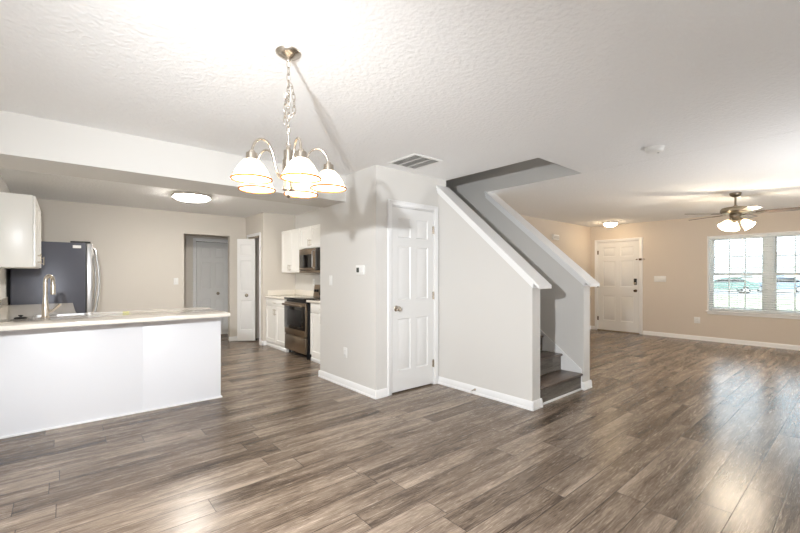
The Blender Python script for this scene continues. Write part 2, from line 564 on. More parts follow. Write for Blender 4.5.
st = thing('staircase', 'grey brown wooden stairs climbing between the two white capped half walls', 'stairs', ((S1 + S2) / 2, Y0, 0))
W2 = (S2 - S1) / 2 - .013
for k in range(13):
    y = k * RUN
    z = (k + 1) * RISE
    MB().box((-W2, y, k * RISE), (W2, y + .018, z - .026)).obj('riser', M['riser'], st)
    MB().box((-W2, y - .026, z - .026), (W2, y + RUN + .002, z), bevel=.009).obj('tread', M['tread'], st)
mb = MB()
mb.box((-W2, -.016, 0), (W2, 0, .02), bevel=.004)
mb.obj('shoe_moulding', M['trim'], st)
MB().box((-W2, 13 * RUN, 13 * RISE), (W2, 13 * RUN + 1.2, 13 * RISE + .09)).obj('landing', M['carpet'], st)

hr = thing('handrail', 'white handrail fixed inside the left stair half wall', 'handrail', (S1, 0, 0))
mb = MB()
ya, yb = 2.13, 5.4
za = lambda y: 1.055 + (RISE / RUN) * (y - 2.1)
mb.tube([(.012, ya + .0, za(ya) + .0), (.045, ya, za(ya)), (.055, ya + .02, za(ya) + .015), (.055, yb, za(yb))], .021, 12)
mb.obj('rail', M['trim'], hr)
for y in (2.35, 3.4, 4.6):
    MB().tube([(0, y, za(y) - .06), (.05, y, za(y) - .055), (.055, y, za(y) - .015)], .007, 8).obj('bracket', M['nickel'], hr)

# ------------------------------------------------------------------ doors
def six_panel(mb, w, h, z0, yf, th, sty=0.105, mid=0.10):
    pw = (w - 2 * sty - mid) / 2
    xs = [0, sty, sty + pw, sty + pw + mid, w - sty, w]
    rel = [0, 0.225, 0.80, 1.01, 1.60, 1.70, 1.915, 2.03]
    zs = [z0 + r * h / 2.03 for r in rel]
    mb.leaf(0, w, z0, z0 + h, yf, th, xs, zs, [(1, 1), (3, 1), (1, 3), (3, 3), (1, 5), (3, 5)])
def casing(parent, w, h, yf, cw=0.058, t=0.016, name='door_casing'):
    mb = MB()
    g = .012
    for a, b in (((-g - cw, yf - t, 0), (-g, yf, h + g + cw)), ((w + g, yf - t, 0), (w + g + cw, yf, h + g + cw)), ((-g, yf - t, h + g), (w + g, yf, h + g + cw))):
        mb.box(a, b, bevel=.005)
    for a, b in (((-g - cw + .006, yf - t - .006, 0), (-g - cw + .024, yf - t, h + g + cw - .006)), ((w + g + cw - .024, yf - t - .006, 0), (w + g + cw - .006, yf - t, h + g + cw - .006)), ((-g - cw + .024, yf - t - .006, h + g + cw - .024), (w + g + cw - .024, yf - t, h + g + cw - .006))):
        mb.box(a, b, bevel=.003)
    return mb.obj(name, M['trim'], parent)
def jamb(parent, w, h, y0, y1):
    mb = MB()
    g = .012
    for a, b in (((-g, y0, 0), (-.003, y1, h + g)), ((w + .003, y0, 0), (w + g, y1, h + g)), ((-.003, y0, h + .003), (w + .003, y1, h + g))):
        mb.box(a, b)
    # stop
    for a, b in (((-.003, y0 + .045, 0), (.008, y0 + .06, h)), ((w - .008, y0 + .045, 0), (w + .003, y0 + .06, h)), ((.008, y0 + .045, h - .008), (w - .008, y0 + .06, h + .003))):
        mb.box(a, b)
    return mb.obj('door_jamb', M['trim'], parent)
def knob(parent, x, y, z, m, name='door_knob', r=.028):
    xf = Matrix.Translation((x, y, z)) @ Matrix.Rotation(PI / 2, 4, 'X')
    mb = MB()
    mb.lathe([(0, 0), (.032, 0), (.032, .004), (.026, .010), (.012, .012), (.011, .028), (.018, .034), (r, .046), (r, .056), (r * .75, .066), (0, .069)], seg=24, xf=xf)
    return mb.obj(name, m, parent)
def hinge(parent, x, y, z, m):
    mb = MB()
    mb.cyl((x, y, 0), .007, z - .045, z + .045, 12)
    mb.box((x - .018, y + .004, z - .044), (x + .018, y + .008, z + .044))
    return mb.obj('hinge', m, parent)

# closet door (faces -Y)
d = struct_root('door_1', (DX0, CY, 0))
w, h = DX1 - DX0, 2.032
mb = MB(); six_panel(mb, w, h - .018, .016, .003, .035, .085, .085); mb.obj('door_leaf', M['door'], d)
casing(d, w, h, 0); jamb(d, w, h, 0, .115)
knob(d, .058, .003, .925, M['nickel'])
MB().box((-.0025, .002, .89), (.0, .03, .955)).obj('latch_plate', M['nickel'], d)
for z in (.25, 1.05, 1.82):
    hinge(d, w + .004, -.004, z, M['nickel'])
boxes('wall_closet_inside', [((TX + .115, 3.95, 0), (S0, 4.05, H))], M['dark'])

# front door (faces -X): local x runs to -y
d = struct_root('door_2', (RX, 4.150, 0), -PI / 2)
w, h = 0.88, 2.045
mb = MB(); six_panel(mb, w, h - .025, .022, .012, .045, .115, .115); mb.obj('door_leaf', M['door'], d)
casing(d, w, h, 0); jamb(d, w, h, 0, .16)
MB().box((-.01, -.012, 0), (w + .01, .10, .02), bevel=.004).obj('threshold', M['steel'], d)
for z in (.28, 1.05, 1.82):
    hinge(d, -.003, -.004, z, M['bronze'])
mb = MB(); mb.box((w - .105, -.012, 1.075), (w - .045, .012, 1.215), bevel=.01); kp = mb.obj('keypad_lock', M['black'], d)
MB().box((w - .098, -.016, 1.085), (w - .052, -.011, 1.135), bevel=.004).obj('lock_cover', M['nickel'], kp)
knob(d, w - .072, .012, .945, M['bronze'])
boxes('wall_porch', [((RX + .17, 3.0, 0), (RX + .22, 4.4, H))], M['dark'])
# swing latch on the front door frame
dg = thing('door_guard', 'small bronze swing latch on the right frame of the front door', 'latch', (RX - .022, 3.255, 1.635))
MB().box((-.012, -.045, -.022), (.0, .012, .022), bevel=.003).obj('plate', M['bronze'], dg)
MB().tube([(-.018, -.03, .01), (-.02, -.10, .012), (-.02, -.115, 0), (-.02, -.10, -.012), (-.018, -.03, -.01)], .004, 8).obj('swing_bar', M['bronze'], dg)
MB().box((-.014, .035, -.012), (0, .07, .012), bevel=.003).obj('catch', M['bronze'], dg)

# hall closet door behind the kitchen opening (faces -Y)
d = struct_root('door_3', (2.095, 9.0, 0))
w, h = 0.635, 1.985
mb = MB(); six_panel(mb, w, h - .025, .022, .006, .035, .09, .085); mb.obj('door_leaf', M['door'], d)
casing(d, w, h, 0)
knob(d, w - .215, .006, .90, M['pewter'], r=.02)

# pantry bifold door: two hinged leaves, half folded
d = struct_root('door_4', (2.78, 7.93, 0))
apex, trk = Vector((2.545, 7.865)), Vector((2.825, 7.675))
def bileaf(p, q, nm):
    v = q - p
    o = struct_root(nm, (p.x - 2.78, p.y - 7.93, 0), math.atan2(v.y, v.x))
    del o['kind']
    o.parent = d
    L_ = v.length - .004
    mb = MB()
    xs = [0, .055, L_ - .055, L_]
    zs = [.025, .235, .80, .98, 1.57, 1.67, 1.88, 1.99]
    mb.leaf(0, L_, .025, 1.99, 0, .03, xs, zs, [(1, 1), (1, 3), (1, 5)])
    mb.obj('leaf_panel', M['door'], o)
    return o, L_
o, L_ = bileaf(apex, trk, 'folding_leaf')
knob(o, L_ * .52, 0, .90, M['pewter'], r=.018)
bileaf(Vector((2.575, 7.90)), Vector((2.80, 7.925)), 'folding_leaf')
mb = MB()
for a, b in (((2.764, 7.272, 0), (2.78, 7.33, 2.085)), ((2.764, 7.93, 0), (2.78, 7.988, 2.085)), ((2.764, 7.33, 2.03), (2.78, 7.93, 2.085))):
    mb.box(a, b, bevel=.004, xf=Matrix.Translation((-2.78, -7.93, 0)))
mb.obj('door_casing', M['trim'], d)
mb = MB(); mb.box((.01, -.6, 2.0), (.04, 0, 2.03)); mb.obj('track', M['nickel'], d)

# ------------------------------------------------------------------ windows
win = struct_root('window_1', (RX, 0, 0))
mb = MB()
fr = .035
for a, b in (((.07, WY0, WZ0), (.15, WY0 + fr, WZ1)), ((.07, WY1 - fr, WZ0), (.15, WY1, WZ1)), ((.07, WY0, WZ1 - fr), (.15, WY1, WZ1)), ((.07, WY0, WZ0), (.15, WY1, WZ0 + fr))):
    mb.box(a, b, bevel=.004)
mb.obj('window_frame', M['vinyl'], win)
MB().box((.055, 1.115, WZ0), (.15, 1.235, WZ1), bevel=.004).obj('mullion', M['vinyl'], win)
ZM = 1.305
for ya, yb in ((1.235, WY1 - fr), (WY0 + fr, 1.115)):
    for zlo, zhi, xo, nm in ((WZ0 + fr, ZM + .02, .075, 'lower_sash'), (ZM - .02, WZ1 - fr, .11, 'upper_sash')):
        mb = MB()
        s = .038
        for a, b in (((xo, ya, zlo), (xo + .03, ya + s, zhi)), ((xo, yb - s, zlo), (xo + .03, yb, zhi)), ((xo, ya + s, zlo), (xo + .03, yb - s, zlo + s)), ((xo, ya + s, zhi - s), (xo + .03, yb - s, zhi))):
            mb.box(a, b, bevel=.004)
        sash = mb.obj(nm, M['vinyl'], win)
        mb = MB()
        for k in (1, 2):
            yy = ya + s + (yb - ya - 2 * s) * k / 3
            mb.box((xo + .008, yy - .009, zlo + s), (xo + .022, yy + .009, zhi - s))
        zz = (zlo + zhi) / 2
        mb.box((xo + .009, ya + s, zz - .009), (xo + .021, yb - s, zz + .009))
        mb.obj('muntin', M['vinyl'], sash)
        MB().box((xo + .013, ya + s, zlo + s), (xo + .017, yb - s, zhi - s)).obj('glass_pane', M['glass'], sash)
mb = MB()
mb.box((-.035, WY0 - .03, WZ0 - .025), (.07, WY1 + .03, WZ0 + .001), bevel=.006)
mb.box((-.014, WY0 - .01, WZ0 - .07), (0, WY1 + .01, WZ0 - .025), bevel=.004)
mb.obj('window_sill', M['trim'], win)
mb = MB()
for a, b in (((-.004, WY1 - .004, WZ0), (.07, WY1 + .012, WZ1 + .012)), ((-.004, WY0 - .012, WZ0), (.07, WY0 + .004, WZ1 + .012)), ((-.004, WY0 - .012, WZ1 - .004), (.07, WY1 + .012, WZ1 + .012))):
    mb.box(a, b)
mb.obj('window_reveal', M['trim'], win)

def blind(label, ya, yb):
    b = thing('window_blind', label, 'blind', (RX + .032, (ya + yb) / 2, WZ0), 0, 'white slatted blinds in the front window')
    hw = (yb - ya) / 2
    MB().box((-.022, -hw, WZ1 - WZ0 - .05), (.022, hw, WZ1 - WZ0 - .006), bevel=.003).obj('head_rail', M['slat'], b)
    MB().box((-.02, -hw, .012), (.02, hw, .032), bevel=.004).obj('bottom_rail', M['slat'], b)
    mb = MB()
    n = 32
    for k in range(n):
        z = .05 + k * (WZ1 - WZ0 - .12) / (n - 1)
        mb.box((-.022, -hw + .004, -.0012), (.022, hw - .004, .0012), xf=Matrix.Translation((0, 0, z)) @ Matrix.Rotation(math.radians(-16), 4, 'Y'))
    mb.obj('slats', M['slat'], b)
    mb = MB()
    for t in (-.7, 0, .7):
        for xx in (-.0225, .0225):
            mb.tube([(xx, t * hw, .03), (xx, t * hw, WZ1 - WZ0 - .05)], .0012, 5)
    mb.obj('ladder_cord', M['slat'], b)
    MB().tube([(-.028, hw - .09, WZ1 - WZ0 - .06), (-.03, hw - .092, .72)], .004, 8).obj('tilt_wand', M['grey_plastic'], b)
blind('white slatted blind in the left half of the front window, nearer the front door', 1.178, WY1 - .012)
blind('white slatted blind in the right half of the front window, cut by the frame edge', WY0 + .012, 1.172)

# ------------------------------------------------------------------ outside the front window
boxes('ground', [((RX + .3, -40, -.45), (140, 90, -.35))], M['lawn'])
boxes('road', [((42, -40, -.35), (56, 90, -.34))], M['asphalt'])
def house(x, y, wd, dp, hh, label, m):
    o = thing('house', label, 'house', (x, y, -.35), 0, 'houses across the street')
    MB().box((0, -wd / 2, 0), (dp, wd / 2, hh)).obj('walls', m, o)
    mb = MB()
    mb.prism([(-.5, hh), (dp + .5, hh), (dp / 2, hh + 2.4)], 'Y', -wd / 2 - .4, wd / 2 + .4)
    mb.obj('roof', M['roof'], o)
    for yy in (-wd * .32, wd * .32):
        wf = MB().box((-.06, yy - .8, 1.1), (.02, yy + .8, 2.4), bevel=.02).obj('window', M['vinyl'], o)
        MB().box((-.07, yy - .7, 1.2), (-.055, yy + .7, 2.3)).obj('pane', M['grey_plastic'], wf)
    MB().box((-.06, -.5, 0), (.02, .5, 2.1), bevel=.02).obj('door', M['car_blue'], o)
house(84, 31, 12, 8, 3.0, 'pale sided house across the street seen through the left half of the window', M['siding'])
house(84, 9, 12, 8, 3.0, 'pale sided house across the street seen through the right half of the window', M['siding'])
def car(x, y, rz, m, label):
    o = thing('car', label, 'car', (x, y, -.35), rz, 'parked cars outside the window')
    prof = [(-2.15, .35), (2.1, .35), (2.2, .55), (2.1, .82), (1.2, .95), (.55, 1.38), (-1.0, 1.42), (-1.75, 1.02), (-2.2, .92), (-2.25, .6)]
    mb = MB(); mb.prism(prof, 'Y', -.85, .85); bmesh.ops.bevel(mb.bm, geom=list(mb.bm.edges), offset=.06, segments=2, affect='EDGES'); mb.obj('body', m, o)
    for s in (-1, 1):
        MB().prism([(1.0, .98), (.5, 1.33), (-.95, 1.36), (-1.45, 1.02)], 'Y', s * .83, s * .86).obj('side_window', M['black_glass'], o)
    for xx in (-1.35, 1.35):
        for s in (-1, 1):
            xf = Matrix.Translation((xx, s * .78, .32)) @ Matrix.Rotation(PI / 2, 4, 'X')
            wh = MB().lathe([(0, -.1), (.25, -.1), (.32, -.06), (.32, .06), (.25, .1), (0, .1)], seg=24, xf=xf).obj('wheel', M['rubber'], o)
            MB().lathe([(0, -.105), (.19, -.105), (.19, .105), (0, .105)], seg=20, xf=xf, smooth=False).obj('hub', M['steel_light'], wh)
car(46.0, 8.6, PI / 2 + .35, M['car_green'], 'green car parked outside, seen low in the left half of the window')
car(53.0, 5.6, PI / 2, M['car_blue'], 'blue car parked outside, seen low in the right half of the window')
def bare_tree(x, y, hgt, label):
    o = thing('tree', label, 'tree', (x, y, -.35))
    MB().tube([(0, 0, 0), (.05, .02, hgt * .3), (-.03, .05, hgt * .6), (.05, 0, hgt)], [.16, .13, .08, .02], 8).obj('trunk', M['bark'], o)
    mb = MB()
    rr = random.Random(int(x * 10))
    for k in range(26):
        z = hgt * rr.uniform(.3, .92)
        a = rr.uniform(0, 2 * PI)
        l = hgt * rr.uniform(.15, .35)
        p0 = Vector((0, 0, z))
        p1 = p0 + Vector((math.cos(a), math.sin(a), .7)) * l * .5
        p2 = p1 + Vector((math.cos(a + .4), math.sin(a + .4), .9)) * l * .5
        mb.tube([p0, p1, p2], [.035, .022, .006], 5)
        for q in range(3):
            b0 = p0.lerp(p1, rr.uniform(.3, 1)); aa = a + rr.uniform(-1.2, 1.2)
            mb.tube([b0, b0 + Vector((math.cos(aa), math.sin(aa), .6)) * l * .4], [.014, .004], 4)
    mb.obj('branches', M['bark'], o)
bare_tree(20.5, 0.2, 6.0, 'bare branched tree outside the right half of the front window')

# ------------------------------------------------------------------ peninsula, worktops, sink
PX1, PY0, PY1, CZ = 1.262, 4.42, 5.03, 0.914
pn = thing('kitchen_peninsula', 'long white panelled peninsula base under the cream worktop', 'cabinet', (0, PY0, 0))
MB().box((LX + .005, .012, .0), (PX1 - .012, PY1 - PY0, CZ - .036)).obj('carcass', M['panel'], pn)
MB().box((LX + .005, 0, .012), (.5655, .012, CZ - .036), bevel=.0015).obj('front_panel', M['panel'], pn)
MB().box((.5685, 0, .012), (PX1, .012, CZ - .036), bevel=.0015).obj('front_panel', M['panel'], pn)
MB().box((PX1 - .012, .0125, .012), (PX1, PY1 - PY0, CZ - .036), bevel=.0015).obj('end_panel', M['panel'], pn)
mb = MB()
mb.box((LX + .005, -.014, 0), (PX1 + .014, -.0005, .016), bevel=.004)
mb.box((PX1 + .0005, -.0005, 0), (PX1 + .014, PY1 - PY0, .016), bevel=.004)
mb.obj('shoe_moulding', M['trim'], pn)
mb = MB()
mb.box((.5645, -.003, .012), (.5695, -.0002, CZ - .036))
mb.obj('joint_strip', M['panel'], pn)

lb = thing('base_cabinet', 'white base cabinets along the left kitchen wall beneath the worktop and wall cabinet', 'cabinet', (LX + .005, 0, 0), 0, 'white base cabinets in the kitchen')
MB().box((0, PY1 + .01, .09), (.58, 6.96, CZ - .036)).obj('carcass', M['cabinet'], lb)
MB().box((0, PY1 + .01, 0), (.52, 6.96, .09)).obj('plinth', M['cabinet'], lb)
wt = MB()
sx0, sx1, sy0, sy1 = -.20, .16, 4.74, 4.99
T0, T1 = CZ - .036, CZ
wt.box((LX + .004, 4.11, T0), (1.265, sy0, T1), bevel=.004)
wt.box((LX + .004, sy1, T0), (1.265, 5.05, T1))
wt.box((LX + .004, sy0, T0), (sx0, sy1, T1))
wt.box((sx1, sy0, T0), (1.265, sy1, T1))
wt.box((LX + .004, 5.05, T0), (.09, 6.98, T1))
wt.box((LX + .004, 5.06, T1), (LX + .024, 6.98, T1 + .10), bevel=.003)
tag(wt.obj('countertop', M['counter']), 'cream worktop on the white peninsula, with faucet and sink', 'worktop', 'cream kitchen worktops')
sk = thing('kitchen_sink', 'small steel sink let into the peninsula worktop behind the faucet', 'sink', ((sx0 + sx1) / 2, (sy0 + sy1) / 2, CZ))
mb = MB()
hx, hy_ = (sx1 - sx0) / 2 - .001, (sy1 - sy0) / 2 - .001
dz = -.033
for a, b in (((-hx, -hy_, dz), (hx, hy_, dz + .004)), ((-hx, -hy_, dz), (-hx + .004, hy_, .0)), ((hx - .004, -hy_, dz), (hx, hy_, .0)), ((-hx, -hy_, dz), (hx, -hy_ + .004, .0)), ((-hx, hy_ - .004, dz), (hx, hy_, .0))):
    mb.box(a, b)
mb.obj('basin', M['steel_light'], sk)
mb = MB()
for a, b in (((-hx - .012, -hy_ - .012, .0005), (hx + .012, -hy_ + .006, .004)), ((-hx - .012, hy_ - .006, .0005), (hx + .012, hy_ + .012, .004)), ((-hx - .012, -hy_ + .006, .0005), (-hx + .006, hy_ - .006, .004)), ((hx - .006, -hy_ + .006, .0005), (hx + .012, hy_ - .006, .004))):
    mb.box(a, b, bevel=.0015)
mb.obj('rim', M['steel_light'], sk)
fc = thing('faucet', 'brushed nickel gooseneck faucet with side lever on the peninsula worktop', 'faucet', (-.125, 4.66, CZ + .001))
mb = MB()
mb.lathe([(0, 0), (.034, 0), (.034, .006), (.026, .012), (.025, .05), (.0235, .10), (.019, .14), (.0165, .18), (.0, .18)], seg=24)
mb.obj('body', M['nickel'], fc)
pts = [(0, 0, .17)] + [(0, 0, .26)]
Rr = .06
ax = Vector((.75, .66, 0)).normalized()
for k in range(0, 11):
    a = PI * k / 10
    p = ax * (Rr - Rr * math.cos(a)) * .55
    pts.append((p.x, p.y, .315 + .052 * math.sin(a)))
e_ = ax * (2 * Rr) * .55
pts += [(e_.x, e_.y, .30)]
MB().tube(pts, .0155, 14).obj('spout', M['nickel'], fc)
MB().tube([(e_.x, e_.y, .30), (e_.x, e_.y, .285), (e_.x, e_.y, .20)], [.0165, .019, .0175], 14).obj('spray_head', M['nickel'], fc)
lv = Vector((.95, -.3, 0)).normalized()
MB().tube([(lv.x * .02, lv.y * .02, .055), (lv.x * .05, lv.y * .05, .06), (lv.x * .06, lv.y * .06, .07), (lv.x * .105, lv.y * .105, .115)], [.014, .014, .010, .0105], 12).obj('lever', M['nickel'], fc)
sp = thing('sink_stopper', 'small black rubber sink stopper lying left of the faucet', 'stopper', (-.285, 4.72, CZ + .001))
MB().lathe([(0, 0), (.042, 0), (.045, .006), (.036, .012), (.018, .014), (0, .014)], seg=24).obj('disc', M['rubber'], sp)
MB().lathe([(0, .013), (.009, .013), (.009, .02), (.016, .024), (.016, .03), (0, .032)], seg=16).obj('grip', M['rubber'], sp)
pl = thing('plastic_strip', 'thin white strip with yellow green end lying right of the sink', 'strip', (.215, 4.90, CZ + .001), math.radians(-12))
MB().box((0, -.008, 0), (.24, .008, .004), bevel=.001).obj('white_length', M['white_plastic'], pl)
MB().box((.241, -.008, 0), (.295, .008, .004), bevel=.001).obj('tip', M['yellow'], pl)

# ------------------------------------------------------------------ cabinet builders (front faces local -Y)
def bar_pull(parent, x, y, z, vertical=True, l=.11, m=None):
    mb = MB()
    if vertical:
        mb.tube([(x, y - .028, z - l / 2), (x, y - .028, z + l / 2)], .0055, 10)
        for s in (-1, 1):
            mb.tube([(x, y, z + s * l * .33), (x, y - .028, z + s * l * .33)], .0045, 8)
    else:
        mb.tube([(x - l / 2, y - .028, z), (x + l / 2, y - .028, z)], .0055, 10)
        for s in (-1, 1):
            mb.tube([(x + s * l * .33, y, z), (x + s * l * .33, y - .028, z)], .0045, 8)
    return mb.obj('handle', m or M['nickel'], parent)
def shaker(parent, x0, x1, z0, z1, y, name='door', sty=.055):
    mb = MB()
    xs = [x0, x0 + sty, x1 - sty, x1]
    zs = [z0, z0 + sty, z1 - sty, z1]
    mb.leaf(x0, x1, z0, z1, y - .020, .0165, xs, zs, [(1, 1)], 'shaker')
    return mb.obj(name, M['cabinet'], parent)
def slab(parent, x0, x1, z0, z1, y, name='drawer'):
    return MB().box((x0, y - .019, z0), (x1, y - .0005, z1), bevel=.003).obj(name, M['cabinet'], parent)

# wall cabinet on the left kitchen wall: faces +X
c = thing('wall_cabinet', 'white wall cabinet on the left wall above the worktop near the fridge', 'cabinet', (LX + .003, 5.60, 1.372), PI / 2, 'white wall cabinets in the kitchen')
LW, LD, LH = 1.36, .31, .745
MB().box((0, -LD, 0), (LW, 0, LH), bevel=.002).obj('carcass', M['cabinet'], c)
for k in range(3):
    x0 = k * LW / 3 + .004; x1 = (k + 1) * LW / 3 - .004
    dr = shaker(c, x0, x1, .008, LH - .008, -LD)
    bar_pull(dr, (x1 - .03) if k != 1 else x0 + .03, -LD - .019, .10)

# refrigerator: faces +X
f_ = thing('refrigerator', 'dark grey sided refrigerator with steel door beyond the peninsula', 'refrigerator', (LX + .04, 7.04, 0), PI / 2)
FW, FD, FH = .90, .745, 1.735
MB().box((0, -FD, .03), (FW, 0, FH), bevel=.006).obj('body', M['fridge_side'], f_)
MB().box((.02, -FD + .03, 0), (FW - .02, -.02, .03)).obj('plinth', M['black'], f_)
MB().box((.002, -FD - .012, .05), (FW - .002, -FD - .0005, FH - .01)).obj('door_seal', M['black'], f_)
for x0, x1, z0, z1, hx_, hz0, hz1 in ((.003, FW / 2 - .002, .62, FH - .002, .06, .75, 1.67), (FW / 2 + .002, FW - .003, .62, FH - .002, FW - .06, .75, 1.67), (.003, FW - .003, .06, .61, None, 0, 0)):
    dr = MB().box((x0, -FD - .082, z0), (x1, -FD - .013, z1), bevel=.012, seg=3).obj('door', M['steel_light'], f_)
    mb = MB()
    if hx_ is not None:
        n = 14
        pts = [(hx_, -FD - .082, hz0)]
        for k in range(n + 1):
            t = k / n
            pts.append((hx_, -FD - .082 - .03 - .045 * math.sin(PI * t), hz0 + .02 + (hz1 - hz0 - .04) * t))
        pts.append((hx_, -FD - .082, hz1))
        mb.tube(pts, .0135, 12)
    else:
        mb.tube([(.1, -FD - .082, .56), (.1, -FD - .13, .56), (FW - .1, -FD - .13, .56), (FW - .1, -FD - .082, .56)], .012, 12)
    mb.obj('handle', M['steel_light'], dr)
MB().box((.004, -FD - .06, FH), (.10, -FD + .16, FH + .022), bevel=.005).obj('hinge_cover', M['black'], f_)
MB().box((-.003, -FD + .045, FH - .075), (-.0005, -FD + .135, FH - .035), bevel=.001).obj('badge_plate', M['white_plastic'], f_)

# right-hand run (faces -X); local x runs to -y
CX = 2.83                        # door faces
BD = S0 - .004 - (CX + .019)     # carcass depth
def base_run(name, label, ytop, w_, doors, loc_extra=0):
    o = thing(name, label, 'cabinet', (S0 - .004, ytop, 0), -PI / 2, 'white base cabinets in the kitchen')
    MB().box((0, -BD, .095), (w_, 0, CZ - .037), bevel=.0015).obj('carcass', M['cabinet'], o)
    MB().box((0, -BD + .0, 0), (w_, 0, .095)).obj('plinth', M['cabinet'], o)
    mb = MB(); mb.box((0, -BD - .014, 0), (w_, -BD - .0005, .05), bevel=.004); mb.obj('toe_board', M['trim'], o)
    dw = slab(o, .004, w_ - .004, .735, .87, -BD)
    bar_pull(dw, w_ / 2, -BD - .019, .80, False)
    for i in range(doors):
        x0 = i * w_ / doors + .004; x1 = (i + 1) * w_ / doors - .004
        dr = shaker(o, x0, x1, .10, .725, -BD)
        bar_pull(dr, (x1 - .03) if i == 0 and doors > 1 else x0 + .03, -BD - .019, .64)
    return o
YS0, YS1 = 5.54, 6.30           # stove bay
base_run('base_cabinet', 'white base cabinet in the kitchen corner, left of the stove', 7.16, 7.16 - YS1 - .006, 2)
base_run('base_cabinet', 'white base cabinet between the stove and the thermostat wall', YS0 - .10, YS0 - .10 - 4.66, 2)
def worktop(label, y0, y1, corner):
    mb = MB()
    mb.box((CX - .018, y0, T0), (S0 - .002, y1, T1), bevel=.004)
    mb.box((S0 - .022, y0, T1), (S0 - .002, y1, T1 + .10), bevel=.003)
    if corner:
        mb.box((CX + .03, y1 - .02, T1), (S0 - .022, y1, T1 + .10), bevel=.003)
    return tag(mb.obj('countertop', M['counter']), label, 'worktop', 'cream kitchen worktops')
worktop('cream worktop with upstand left of the stove, in the kitchen corner', YS1 + .004, 7.166, True)
worktop('cream worktop right of the stove, mostly hidden by the thermostat wall', 4.60, YS0 - .004, False)

UD = .305
def upper(label, ytop, w_, z0, z1, doors, hz):
    o = thing('wall_cabinet', label, 'cabinet', (S0 - .003, ytop, z0), -PI / 2, 'white wall cabinets in the kitchen')
    hh = z1 - z0
    MB().box((0, -UD, 0), (w_, 0, hh), bevel=.0015).obj('carcass', M['cabinet'], o)
    for i in range(doors):
        x0 = i * w_ / doors + .003; x1 = (i + 1) * w_ / doors - .003
        dr = shaker(o, x0, x1, .005, hh - .005, -UD, sty=.05)
        bar_pull(dr, (x1 - .03) if i == 0 else x0 + .03, -UD - .019, hz)
    return o
upper('white two door wall cabinet left of the microwave', 7.05, 7.05 - 6.312, 1.335, 2.10, 2, .085)
upper('short white wall cabinet directly above the microwave', 6.306, .77, 1.735, 2.10, 2, .085)

# microwave (faces -X)
mw = thing('microwave', 'steel fronted microwave mounted above the stove', 'microwave', (S0 - .004, YS1 + .002, 1.325), -PI / 2)
mwD, mwW, mwH = .31, .76, .405
MB().box((0, -mwD, 0), (mwW, 0, mwH), bevel=.004).obj('body', M['black'], mw)
dr = MB().box((.002, -mwD - .03, .045), (mwW - .19, -mwD - .0005, mwH - .006), bevel=.006).obj('door', M['steel'], mw)
MB().box((.03, -mwD - .033, .085), (mwW - .27, -mwD - .0295, mwH - .10), bevel=.003).obj('door_glass', M['black_glass'], dr)
MB().tube([(mwW - .225, -mwD - .03, .08), (mwW - .225, -mwD - .065, .095), (mwW - .225, -mwD - .065, mwH - .055), (mwW - .225, -mwD - .03, mwH - .04)], .010, 12).obj('handle', M['steel_light'], dr)
MB().box((mwW - .186, -mwD - .03, .045), (mwW - .002, -mwD - .0005, mwH - .006), bevel=.004).obj('control_panel', M['black_glass'], mw)
MB().box((.002, -mwD - .025, .004), (mwW - .002, -mwD - .0005, .042), bevel=.004).obj('vent_strip', M['steel'], mw)

# stove (faces -X)
so = thing('stove', 'black and steel electric stove standing between the white base cabinets', 'stove', (S0 - .006, YS1 - .002, 0), -PI / 2)
sW, sD = .756, .565
MB().box((0, -sD, .06), (sW, 0, .905), bevel=.003).obj('body', M['black'], so)
mb = MB()
mb.box((0, -sD - .045, .895), (sW, 0, .925), bevel=.006)
mb.obj('cooktop', M['black_glass'], so)
for bx, by, br in ((.2, -.42, .10), (.56, -.42, .08), (.2, -.16, .075), (.56, -.16, .10)):
    MB().lathe([(br - .004, .9252), (br, .9256), (br + .003, .9252)], (bx, by, 0), 32).obj('burner_ring', M['grey_plastic'], so)
dr = MB().box((.006, -sD - .04, .335), (sW - .006, -sD - .0005, .855), bevel=.006).obj('oven_door', M['steel'], so)
MB().box((.006, -sD - .043, .43), (sW - .006, -sD - .0405, .80), bevel=.003).obj('door_glass', M['black_glass'], dr)
MB().box((.13, -sD - .0455, .48), (sW - .13, -sD - .0432, .74), bevel=.002).obj('viewing_window', M['black'], dr)
mb = MB(); mb.tube([(.04, -sD - .085, .815), (sW - .04, -sD - .085, .815)], .017, 14)
for xx in (.07, sW - .07):
    mb.tube([(xx, -sD - .04, .815), (xx, -sD - .085, .815)], .012, 10)
mb.obj('handle', M['steel'], dr)
MB().box((.006, -sD - .036, .075), (sW - .006, -sD - .0005, .325), bevel=.006).obj('storage_drawer', M['steel'], so)
mb = MB(); mb.prism([(-.075, .925), (-.005, .925), (-.005, 1.125), (-.045, 1.125)], 'X', .004, sW - .004); mb.obj('back_panel', M['steel'], so)
mb = MB(); mb.prism([(-.0785, .95), (-.0762, .95), (-.0528, 1.10), (-.0552, 1.10)], 'X', .22, sW - .22); mb.obj('control_display', M['black_glass'], so)
for xx in (.07, .15, sW - .15, sW - .07):
    xf = Matrix.Translation((xx, -.064, 1.02)) @ Matrix.Rotation(PI / 2 - .15, 4, 'X')
    MB().lathe([(0, 0), (.024, 0), (.022, .022), (.012, .026), (0, .026)], seg=18, xf=xf).obj('control_knob', M['black'], so)
for xx in (.04, sW - .04):
    for yy in (-sD + .04, -.06):
        MB().cyl((xx, yy, 0), .018, 0, .06, 14).obj('foot', M['black'], so)
MB().box((sW - .001, -sD - .012, .0), (sW + .004, -sD + .07, .115), bevel=.002).obj('side_skirt', M['black'], so)

